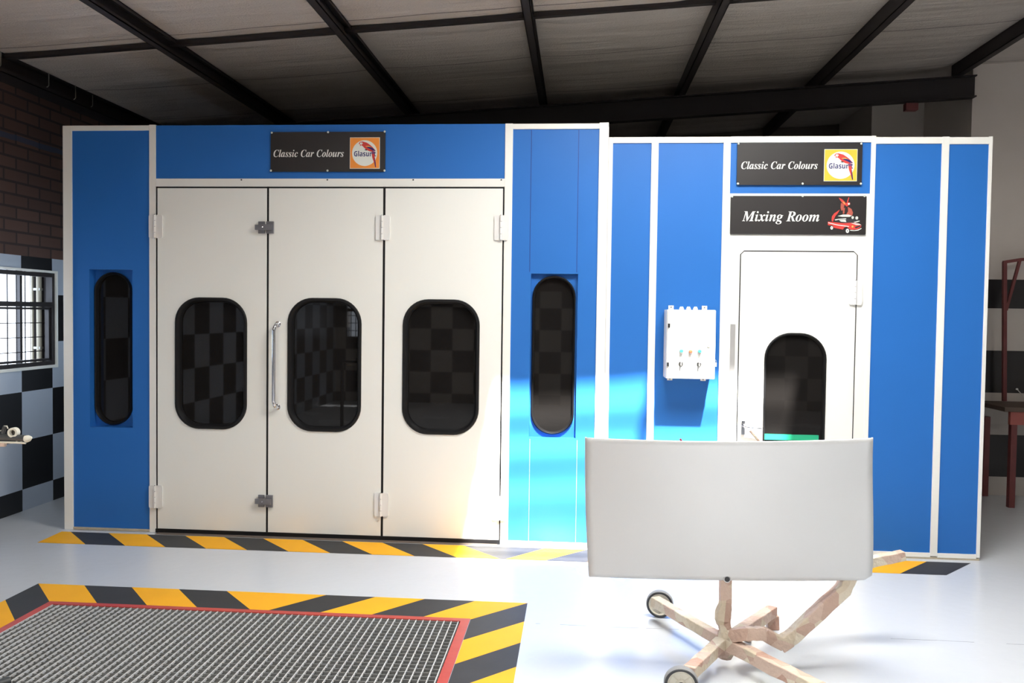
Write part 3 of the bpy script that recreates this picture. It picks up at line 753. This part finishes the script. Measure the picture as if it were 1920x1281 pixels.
def parrot_logo(root, q, ground):
    xl, xr, yt, yb = q; x0, x1 = FX(xl, (yt+yb)/2), FX(xr, (yt+yb)/2); z1, z0 = FZ((xl+xr)/2, yt), FZ((xl+xr)/2, yb)
    def T_(p_): return (x0+(p_[0]-235)/815*(x1-x0), z1-(p_[1]-255)/835*(z1-z0))
    m_ = MB(); m_.poly(rect(x0, x1, z0, z1), -.0145, M_LWHITE, .002); m_.poly(rect(x0+.003, x1-.003, z0+.003, z1-.003), -.0150, ground, .0008)
    cc = T_((640, 675)); R = .42*(x1-x0)
    m_.poly([(cc[0]+R*math.cos(t*math.pi/30), cc[1]+R*math.sin(t*math.pi/30)) for t in range(60)], -.0156, M_LWHITE, .0008)
    lb = m_.build('logo_plate', root)
    m_ = MB(); A, B = T_((352, 762)), T_((945, 615)); put_text(m_, 'Glasurit', A[0], B[0], A[1], B[1], -.0160, M_NAVY, 'sans')
    m_.build('logo_lettering', lb)
    m_ = MB(); Y = -.0166
    def pg(pts, mt, k=0): m_.poly([T_(a_) for a_ in pts], Y-k*.0005, mt, .0005)
    pg([(480, 415), (510, 375), (580, 365), (700, 398), (790, 460), (860, 520), (930, 600), (942, 628), (880, 614), (830, 640), (760, 622), (690, 590), (640, 545), (590, 492), (545, 462), (520, 492), (485, 460)], M_RED)
    pg([(835, 620), (900, 625), (908, 700), (830, 705)], M_PURPLE)
    pg([(830, 700), (905, 695), (918, 800), (942, 940), (953, 1052), (930, 1052), (900, 940), (850, 800)], M_RED)
    pg([(905, 800), (918, 800), (942, 940), (953, 1052), (930, 1052), (915, 930)], M_NAVY, 1)
    pg([(515, 395), (562, 385), (588, 412), (562, 452), (530, 448), (508, 430)], M_LWHITE, 1)
    pg([(480, 432), (512, 440), (518, 488), (490, 470)], M_LWHITE, 1)
    pg([(548, 400), (560, 396), (564, 410), (552, 414)], M_DKINK, 2)
    pg([(655, 490), (750, 482), (835, 528), (800, 518), (690, 505)], M_PEACH, 1)
    pg([(680, 510), (740, 505), (800, 512), (860, 540), (942, 624), (860, 607), (800, 572), (730, 540)], M_NAVY, 1)
    pg([(630, 592), (668, 570), (722, 592), (690, 607)], M_DKINK, 1)
    m_.build('parrot_emblem', lb, label='red parrot emblem on the logo')
sg1 = sign_board('shop_sign', 'black sign reading Classic Car Colours with orange logo, above the folding doors', (508.5, 723, 248, 322.5), 'Classic Car Colours', (514, 645.5), (295, 281.5),
           holes=[(510.5, 249.5), (616, 248.5), (722, 247.5), (509, 320.5), (615, 320.5), (721.5, 320.5)])
parrot_logo(sg1, (657, 713, 258.5, 317), M_ORANGE)
sg2 = sign_board('shop_sign', 'dark sign reading Classic Car Colours with yellow logo, above the mixing room sign', (1381.5, 1615.5, 268.5, 347.5), 'Classic Car Colours', (1389, 1532), (317.5, 303.5),
           holes=[(1384, 270), (1614, 270), (1383, 345), (1504, 345), (1613, 345)])
parrot_logo(sg2, (1544, 1606, 280.5, 340.5), M_YELLOW)
sg3 = sign_board('room_sign', 'dark sign reading Mixing Room with a red car picture over the white door', (1369, 1623, 368, 440), 'Mixing Room', (1390.5, 1535), (415, 396.5),
           holes=[(1372, 369), (1504, 368), (1620, 368)])
m = MB()
def CT(p_): px, py = 1530+p_[0]/14.23, 360+p_[1]/14.23; return (FX(px, py), FZ(px, py))
def cg(pts, mt, k=0): m.poly([CT(a_) for a_ in pts], -.0136-k*.0005, mt, .0006)
def ce(cx, cy, rx, ry, mt, k): cg([(cx+rx*math.cos(t*math.pi/10), cy-ry*math.sin(t*math.pi/10)) for t in range(20)], mt, k)
cg([(830, 400), (930, 460), (970, 560), (950, 640), (790, 610), (840, 520)], M_REDB)
cg([(650, 300), (740, 340), (720, 480), (660, 510), (640, 420)], M_REDB)
cg([(700, 470), (760, 420), (740, 580), (700, 600)], M_REDB)
cg([(400, 770), (410, 660), (470, 580), (620, 480), (560, 580), (500, 650), (460, 740), (430, 800)], M_RED)
cg([(590, 160), (680, 200), (770, 290), (800, 330), (770, 370), (700, 320), (640, 240)], M_RED, 1)
cg([(690, 260), (740, 290), (775, 350), (720, 310)], M_PEACH, 2)
cg([(850, 150), (872, 160), (832, 290), (808, 270)], M_RED, 1)
cg([(800, 290), (880, 285), (895, 330), (860, 360), (800, 400), (760, 350)], M_RED, 2)
cg([(830, 310), (880, 300), (885, 345), (840, 350)], M_LWHITE, 3)
cg([(560, 650), (700, 610), (850, 610), (940, 640), (880, 672), (700, 672)], M_CHRINK, 1)
cg([(500, 765), (780, 728), (1100, 720), (1140, 790), (980, 830), (800, 835), (520, 800)], M_DKINK, 1)
cg([(480, 745), (590, 725), (780, 710), (790, 730), (590, 745), (500, 765)], M_LWHITE, 2)
cg([(600, 760), (770, 745), (790, 810), (650, 800)], M_CHRINK, 2)
ce(960, 690, 32, 38, M_CHRINK, 2); ce(1070, 700, 38, 42, M_CHRINK, 2)
cg([(980, 810), (1140, 770), (1150, 790), (1030, 830)], M_CHRINK, 2)
cg([(300, 800), (430, 810), (700, 840), (880, 830), (1000, 830), (1130, 850), (1190, 890), (1180, 940), (1100, 1000), (950, 1015), (870, 1000), (800, 930), (730, 960), (700, 1010), (450, 960), (430, 900), (350, 900), (300, 890)], M_RED, 3)
cg([(310, 820), (560, 880), (860, 920), (860, 938), (560, 898), (310, 838)], M_LWHITE, 4)
cg([(900, 835), (1130, 855), (1190, 890), (1050, 885)], M_LWHITE, 4)
cg([(1010, 940), (1170, 890), (1170, 930), (1040, 980)], M_DKINK, 4)
cg([(890, 1020), (1000, 1030), (1100, 1010), (1190, 970), (1195, 988), (1110, 1035), (1000, 1048), (890, 1038)], M_LWHITE, 4)
for cx, cy, rx, ry in ((397, 965, 48, 58), (815, 1045, 62, 72)):
    ce(cx, cy, rx, ry, M_DKINK, 4); ce(cx+4, cy, rx*.7, ry*.78, M_LWHITE, 5); ce(cx+4, cy, rx*.2, ry*.25, M_DKINK, 6)
ce(955, 930, 26, 28, M_PEACH, 5)
m.build('car_picture', sg3, label='picture of a red convertible with a parrot above')

# ------------------------------------------------------------------ control box
Yb = -.20
bx0_, bx1_ = FX(1250, 640, Yb), FX(1341.5, 640, Yb); bz1_, bz0_ = FZ(1295, 581, Yb), FZ(1295, 711, Yb)
cb = thing('control_box', 'white electrical control box with buttons mounted on the blue panel', 'control box', ((bx0_+bx1_)/2, 0, bz0_))
m = MB(); m.box(bx0_, bx1_, Yb+.018, -.004, bz0_, bz1_, M_WHITE); m.build('box_body', cb, bevel=.004)
m = MB(); m.box(bx0_+.004, bx1_, Yb, Yb+.016, bz0_+.002, bz1_-.002, M_WHITE); bd = m.build('box_door', cb, bevel=.005)
for px_ in (1258, 1320.5):
    X = FX(px_, 577, 0)
    for z0_, z1_ in ((bz1_-.01, bz1_+.03), (bz0_-.025, bz0_+.01)):
        m = MB(); m.box(X-.018, X+.018, -.012, -.004, z0_, z1_, M_WHITE); zz = z1_-.012 if z1_ > bz1_ else z0_+.010
        m.lathe((X, -.012, zz), (0, -1, 0), [(0, .006), (.004, .005), (.005, 0)], M_LATCH, 10); m.build('mounting_lug', cb)
for px_ in (1278, 1291, 1304):
    X = FX(px_, 577, -.1); m = MB(); m.lathe((X, -.1, bz1_-.002), (0, 0, 1), [(0, .016), (.012, .016), (.018, .012), (.024, .010), (.024, 0)], M_WHITE, 12); m.build('cable_gland', cb, smooth=True)
def bxp(px_, py_): p_ = at(px_, py_, 'Y', Yb); return p_.x, p_.z
for px_, py_ in ((1253.5, 610.5), (1251.5, 683)):
    X, z = bxp(px_, py_); m = MB(); m.box(X-.004, X+.010, Yb-.008, Yb+.002, z-.014, z+.014, M_BLKT); m.build('box_hinge', bd, bevel=.002, label='small black hinge')
for px_, py_, mt, lb in ((1277.5, 658, M_BGREEN, 'green push button'), (1294.5, 659, M_BRED, 'red push button'), (1311.5, 658.5, M_BGREEN, 'green push button')):
    X, z = bxp(px_, py_); m = MB()
    m.lathe((X, Yb, z), (0, -1, 0), [(0, .0155), (.006, .0155), (.008, .013)], M_ALU, 20); m.lathe((X, Yb-.006, z), (0, -1, 0), [(0, .0115), (.014, .0115), (.017, .009), (.018, 0)], mt, 20)
    m.build('push_button', bd, smooth=True, label=lb)
for px_, py_ in ((1276.5, 682), (1310.5, 683)):
    X, z = bxp(px_, py_); m = MB()
    m.lathe((X, Yb, z), (0, -1, 0), [(0, .015), (.006, .015), (.008, .011), (.010, .011)], M_BLKT, 20)
    m.box(X-.0035, X+.0035, Yb-.028, Yb-.008, z-.012, z+.010, M_ALU); m.build('selector_switch', bd, smooth=True)
    m = MB(); m.box(X-.008, X-.006, Yb-.002, Yb, z-.045, z-.018, M_BLKT); m.build('dark_line', bd)  # thin black line below each selector switch
X, z = bxp(1328.5, 648.5); m = MB(); m.lathe((X, Yb, z), (0, -1, 0), [(0, .011), (.005, .011), (.007, .009), (.007, .004), (.004, 0)], M_ALU, 18); m.box(X-.001, X+.001, Yb-.009, Yb-.005, z-.006, z+.006, M_BLKT); m.build('door_lock', bd, smooth=True)
X, z = bx1_+.010, bxp(1343, 682)[1]; m = MB(); m.box(X-.008, X+.006, Yb+.03, Yb+.05, z-.022, z+.004, M_ALU)
m.tube([(X-.006, Yb+.04, z+.004), (X-.006, Yb+.04, z+.018), (X-.002, Yb+.04, z+.024), (X+.003, Yb+.04, z+.018), (X+.003, Yb+.04, z+.004)], .002, M_CHROME, n=6)
m.build('side_catch', cb, label='small metal catch on the side')

# ------------------------------------------------------------------ car bonnet panel on the stand
TL, TR, BL, BR = at(1098.5, 821, 'Y', -1.96)+Vector((0, .03, 0)), at(1636.5, 821.5, 'Y', -1.96)+Vector((0, .03, 0)), at(1105.5, 1084, 'Y', -1.93), at(1636, 1090, 'Y', -1.93)
bon = thing('car_bonnet', 'light grey primed car bonnet standing upright on the masked stand', 'car panel', ((BL.x+BR.x)/2, -1.98, BL.z))
NU, NV = 40, 28
def bonpt(u, v, back=0):
    p_ = (TL*(1-u)+TR*u)*(v)+(BL*(1-u)+BR*u)*(1-v)
    b_ = 4*u*(1-u)
    q_ = max(0, 1-v/.16)
    p_ = p_+Vector((0, -1, 0))*(b_*(.03+.085*v)) + Vector((0, 1, 0))*(.022*q_*q_) - Vector((0, 1, 0))*(.03*max(0, (v-.60)/.40)**2)
    p_.x += .006*math.sin(math.pi*v)*(2*u-1)
    return p_+Vector((0, back, 0))
m = MB(); vs, fs = [], []
for j in range(NV+1):
    for i in range(NU+1): vs.append(bonpt(i/NU, j/NV))
for j in range(NV):
    for i in range(NU):
        if j == 0 and i == NU-1: continue
        a_ = j*(NU+1)+i; fs.append((a_, a_+1, a_+NU+2, a_+NU+1))
a_ = NU-1; fs.append((a_, a_+NU+2, a_+NU+1))                   # clipped lower right corner
m.add(vs, fs, M_PRIMER)
o = m.build('outer_skin', bon, smooth=True)
sm = o.modifiers.new('solid', 'SOLIDIFY'); sm.thickness = .006; sm.offset = 0
# folded lip along bottom, return flanges on the other edges, inner stiffener
m = MB()
def edge_lip(ptsf, r_, mt=M_PRIMER): m.tube(ptsf, r_, mt, n=8)
edge_lip([bonpt(i/NU, 0, .012)+Vector((0, 0, .002)) for i in range(NU)], .006)
edge_lip([bonpt(0, j/NV, .008) for j in range(NV+1)], .0045); edge_lip([bonpt(1, j/NV, .008) for j in range(1, NV+1)], .0045)
m.build('folded_edge', bon, smooth=True)
m = MB()
for (u0, v0, u1, v1) in ((.08, .08, .92, .08), (.08, .9, .92, .9), (.08, .08, .08, .9), (.92, .08, .92, .9), (.08, .08, .5, .9), (.92, .08, .5, .9)):
    m.tube([bonpt(u0+(u1-u0)*t/10, v0+(v1-v0)*t/10, .03) for t in range(11)], .024, M_PRIMER, n=6)
m.build('inner_frame', bon, smooth=True)
m = MB(); p = bonpt(.49, .012, -.007)
m.lathe(p, (0, -1, .15), [(0, .017), (.003, .0165), (.004, .012)], M_ALU, 20); m.lathe(p+Vector((0, -.0035, 0)), (0, -1, .15), [(0, .0125), (.001, .012), (.0012, 0)], M_DKINK, 20)
m.build('lock_hole', bon, smooth=True, label='dark oval lock hole at the lower edge')

# ------------------------------------------------------------------ masked stand
st = thing('panel_stand', 'wheeled panel stand wrapped in masking paper, holding the grey bonnet', 'stand', (.73, -1.9, 0))
def wob(pts, n=6, amp=.0016, sd=1):
    rnd = random.Random(sd); out = []
    for a_, b_ in zip(pts[:-1], pts[1:]):
        for i in range(n): out.append(a_+(b_-a_)*(i/n)+Vector([rnd.uniform(-amp, amp) for _ in range(3)]))
    out.append(pts[-1]); return out
def wrap(name, pts, r_, sd, parent=st, sq=True, n=6):
    pts = [Vector(p_) for p_ in pts]; q = wob(pts, n=n, sd=sd); rnd = random.Random(sd+50)
    m_ = MB(); rs = [r_*rnd.uniform(.97, 1.04) for _ in q]
    m_.tube(q, r_, M_PAPER, sq=sq, rs=rs, n=10)
    return m_.build(name, parent, smooth=not sq, bevel=.004)
Hb = at(1361, 1203, 'Y', -1.92)
W1 = at(1237, 1132.5, 'Y', -1.335); W2 = at(1277, 1281.5, 'Y', -2.333)
hz_ = .095
wrap('leg', [at(1352, 1200, 'Y', -1.92), at(1228, 1128, 'Y', -1.40)], .026, 1)
wrap('leg', [at(1352, 1206, 'Y', -1.95), at(1292, 1262, 'Y', -2.27)], .027, 2)
wrap('leg', [at(1372, 1196, 'Y', -1.88), at(1448, 1146, 'Y', -1.44)], .027, 3)
e4 = at(1500, 1276, 'Y', -2.31); d4 = e4-Hb; d4.z = 0; far = e4+d4.normalized()*.16
wrap('leg', [at(1368, 1208, 'Y', -1.95), e4, far], .029, 4)
fr = at(1449, 1163, 'Y', -1.44)
m = MB(); m.tube([Vector((fr.x, fr.y, .0)), Vector((fr.x-.004, fr.y, .075))], .03, M_PAPER, sq=True); m.build('foot', st, bevel=.005)
m = MB(); m.tube([Vector((far.x, far.y, .0)), Vector((far.x, far.y, far.z))], .03, M_PAPER, sq=True); m.build('foot', st, bevel=.005)
wrap('post', [Hb+Vector((0, 0, -.055)), Hb+Vector((0, 0, .03)), at(1357, 1160, 'Y', -1.9), at(1359, 1140, 'Y', -1.9), at(1361, 1085, 'Y', -1.88), at(1362, 850, 'Y', -1.80)], .027, 5, n=4)
m = MB(); m.tube(wob([Hb+Vector((-.005, 0, -.075)), Hb+Vector((0, -.0, .05))], n=4, sd=9), .045, M_PAPER, n=9, rs=[.035, .05, .05, .045, .036]); m.build('hub', st)
m = MB(); c_ = at(1359, 1148, 'Y', -1.9); m.tube(wob([c_+Vector((-.01, 0, -.06)), c_+Vector((0, 0, .05))], n=4, sd=12, amp=.006), .036, M_PAPER, n=8, rs=[.028, .036, .039, .036, .027]); m.build('knuckle', st)
wrap('arm', [at(1372, 1192, 'Y', -1.97), at(1398, 1188, 'Y', -2.0), at(1432, 1188, 'Y', -1.98)], .028, 6)
wrap('arm', [at(1430, 1187, 'Y', -1.98), at(1467, 1207, 'Y', -1.97)], .029, 7, n=3)
wrap('arm', [at(1462, 1210, 'Y', -1.97), at(1490, 1190, 'Y', -1.95), at(1580, 1105, 'Y', -1.90), at(1600, 1060, 'Y', -1.86)], .030, 8)
wrap('arm', [at(1580, 1085, 'Y', -1.86), at(1540, 1000, 'Y', -1.80), at(1500, 880, 'Y', -1.74)], .024, 14)
wrap('arm', [at(1560, 1075, 'Y', -1.6), at(1640, 1052, 'Y', -1.58), at(1694, 1041, 'Y', -1.56)], .024, 10)
wrap('cross_bar', [at(1270, 940, 'Y', -1.80), at(1362, 945, 'Y', -1.80), at(1500, 940, 'Y', -1.76)], .022, 11)
wrap('cross_bar', [at(1362, 1070, 'Y', -1.86), at(1560, 1075, 'Y', -1.62)], .022, 13)
m = MB(); m.tube([at(1470, 900, 'Y', -1.76), at(1424, 828, 'Y', -1.72), at(1406, 808, 'Y', -1.71)], .0065, M_PAPER, n=8); m.build('prong', st, smooth=True)
m = MB(); m.tube([at(1290, 930, 'Y', -1.80), at(1279, 830, 'Y', -1.74), at(1275.5, 823, 'Y', -1.74)], .005, M_REDP, n=8); m.build('prong', st, smooth=True, label='red tipped prong above the bonnet')
def wheel(c, ax):
    m_ = MB(); R = .0735
    m_.lathe(c, ax, [(-.022, R*.80), (-.020, R*.96), (-.012, R), (.012, R), (.020, R*.96)], M_TYRET, 40)
    m_.lathe(c, ax, [(.019, R*.965), (.023, R*.93), (.023, R*.84), (.020, R*.80)], M_TYRE, 40)
    t_ = m_.build('wheel', st, smooth=True)
    m_ = MB()
    m_.lathe(c, ax, [(-.022, R*.80), (-.022, 0)], M_HUB, 40)
    m_.lathe(c, ax, [(.020, R*.81), (.022, R*.76), (.014, R*.68), (.012, R*.34), (.020, R*.28), (.024, R*.2)], M_HUB, 40)
    a = Vector(ax).normalized(); u = a.cross(Vector((0, 0, 1))).normalized(); v_ = a.cross(u)
    for k_ in range(8):
        t = k_*math.pi/4; d_ = u*math.cos(t)+v_*math.sin(t)
        m_.tube([Vector(c)+a*.013+d_*R*.25, Vector(c)+a*.013+d_*R*.72], .0035, M_HUB, n=6)
    m_.lathe(c, ax, [(.022, R*.2), (.026, R*.15), (.026, .004), (.02, 0)], M_DKINK, 16)
    m_.build('wheel_hub', t_, smooth=True)
wheel(Vector((W1.x, W1.y, .0735)), (-.12, -1, 0)); wheel(Vector((W2.x, W2.y, .0735)), (-.08, -1, 0))
m = MB(); c_ = at(1402, 1201, 'Z', .004); m.lathe(c_, (0, 0, 1), [(0, .02), (.012, .018), (.016, .008), (.016, 0)], M_PAPER, 9)
tag(m.build('paper_scrap'), 'small torn brown scrap of masking paper on the floor behind the stand hub', 'scrap')

# ------------------------------------------------------------------ tool stand poking in at the left edge
Yt = -2.7
ts = thing('tool_arm', 'dark tubular arm with cream plastic end poking in at the left edge', 'stand', (-2.75, Yt, 0))
def tp(x, y): return at(x, y, 'Y', Yt)
m = MB(); e0, e1 = tp(-60, 816), tp(47, 822); m.tube([e0, e1], .013, M_DARKROD, n=14)
m.tube([tp(5, 813), tp(8, 803), tp(10, 800)], .008, M_DARKROD, n=8); m.tube([tp(-60, 830), tp(-60, 816)], .013, M_DARKROD, n=8)
m.build('tube', ts, smooth=True)
m = MB(); m.tube([tp(-30, 829), tp(30, 830), tp(48, 831)], .0045, M_RAG, n=8)
m.lathe(tp(47, 824), tp(62, 820)-tp(47, 824), [(0, .012), (.004, .015), (.018, .013), (.030, .004), (.030, 0)], M_RAG, 14)
for x in (32, 41): m.tube([tp(x, 831), tp(x-1, 825)], .0035, M_RAG, n=6)
m.tube([tp(-20, 812), tp(-5, 810), tp(6, 806), tp(7, 799), tp(13, 799), tp(15, 804)], .0022, M_RAG, n=6)
m.build('end_clip', ts, smooth=True, label='cream plastic end clip')
m = MB(); m.lathe(tp(26, 811), (.1, -1, 0), [(-.012, 0), (-.012, .020), (.012, .020), (.012, .012), (0, .010)], M_RAG, 20); m.build('tape_roll', ts, smooth=True, label='small roll of masking tape on the arm')
m = MB(); m.tube([tp(-40, 832), tp(0, 834), tp(10, 834)], .009, M_PAPER, n=8); m.build('wrapping', ts, smooth=True)
pb = tp(-60, 825)
m = MB(); m.tube([Vector((pb.x, pb.y, pb.z)), Vector((pb.x, pb.y, .02))], .018, M_DARKROD, n=12)
m.tube([Vector((pb.x-.25, pb.y-.2, .02)), Vector((pb.x+.03, pb.y+.2, .02))], .018, M_DARKROD, n=12); m.tube([Vector((pb.x+.0, pb.y-.25, .02)), Vector((pb.x-.2, pb.y+.25, .02))], .018, M_DARKROD, n=12)
m.build('stand_base', ts, smooth=True)

# ------------------------------------------------------------------ workbench and rack at the far right
Yw = 1.95
def wp(x, y, Y=Yw): return at(x, y, 'Y', Y)
wb = thing('workbench', 'dark workbench with a red front edge beside the right wall', 'workbench', (4.4, 1.95, 0))
bxl = wp(1868, 780).x; ztop = wp(1870, 758).z; zr1 = wp(1870, 767).z; zr0 = wp(1870, 790).z
m = MB(); m.box(bxl-.06, 5.4, 1.68, 2.255, zr1+.004, ztop, M_WOOD); m.build('bench_top', wb, bevel=.004)
m = MB(); m.box(bxl, 5.4, 1.70, 1.74, zr0, zr1+.004, mat('red_bench_paint', (.34, .09, .075), .5, var=.1)); m.build('red_apron', wb, label='red painted front rail')
for x in (bxl+.02, 5.3):
    for y in (1.72, 2.2): m = MB(); m.box(x, x+.05, y, y+.05, 0, zr0+.01, M_REDOX); m.build('leg', wb)
m = MB(); m.tube([(bxl+.3, 1.75, zr0), (bxl+.75, 1.75, .1)], .02, M_REDOX, sq=True); m.build('brace', wb)
tr = thing('steel_rack', 'tall red oxide steel rack with a braced top arm at the right edge', 'rack', (wp(1883, 740).x, 2.15, ztop))
Yk = 2.15
m = MB(); m.tube([at(1883, 752, 'Y', Yk)*1, at(1883.5, 491, 'Y', Yk)], .016, M_REDOX, sq=True); pp = m.build('post', tr)
m = MB(); m.tube([at(1881, 492, 'Y', Yk), at(1912, 487, 'Y', Yk), at(1990, 483, 'Y', Yk)], .014, M_REDOX, sq=True); m.build('top_arm', tr)
m = MB(); m.tube([at(1912, 488, 'Y', Yk), at(1886, 582, 'Y', Yk)], .012, M_REDOX, sq=True); m.build('brace', tr)
m = MB(); q = at(1990, 483, 'Y', Yk); m.tube([q, Vector((q.x, q.y, ztop))], .016, M_REDOX, sq=True); m.build('post', tr)
m = MB(); m.tube([at(1907, 730, 'Y', 1.9), at(1925, 750, 'Y', 1.9)], .004, M_ALU, n=6); m.lathe(at(1907, 730, 'Y', 1.9), (0, -1, 0), [(-.008, 0), (-.008, .008), (.008, .008), (.008, 0)], M_ALU, 10)
tag(m.build('hand_tool', smooth=True), 'thin metal lever of a tool standing on the workbench', 'tool')
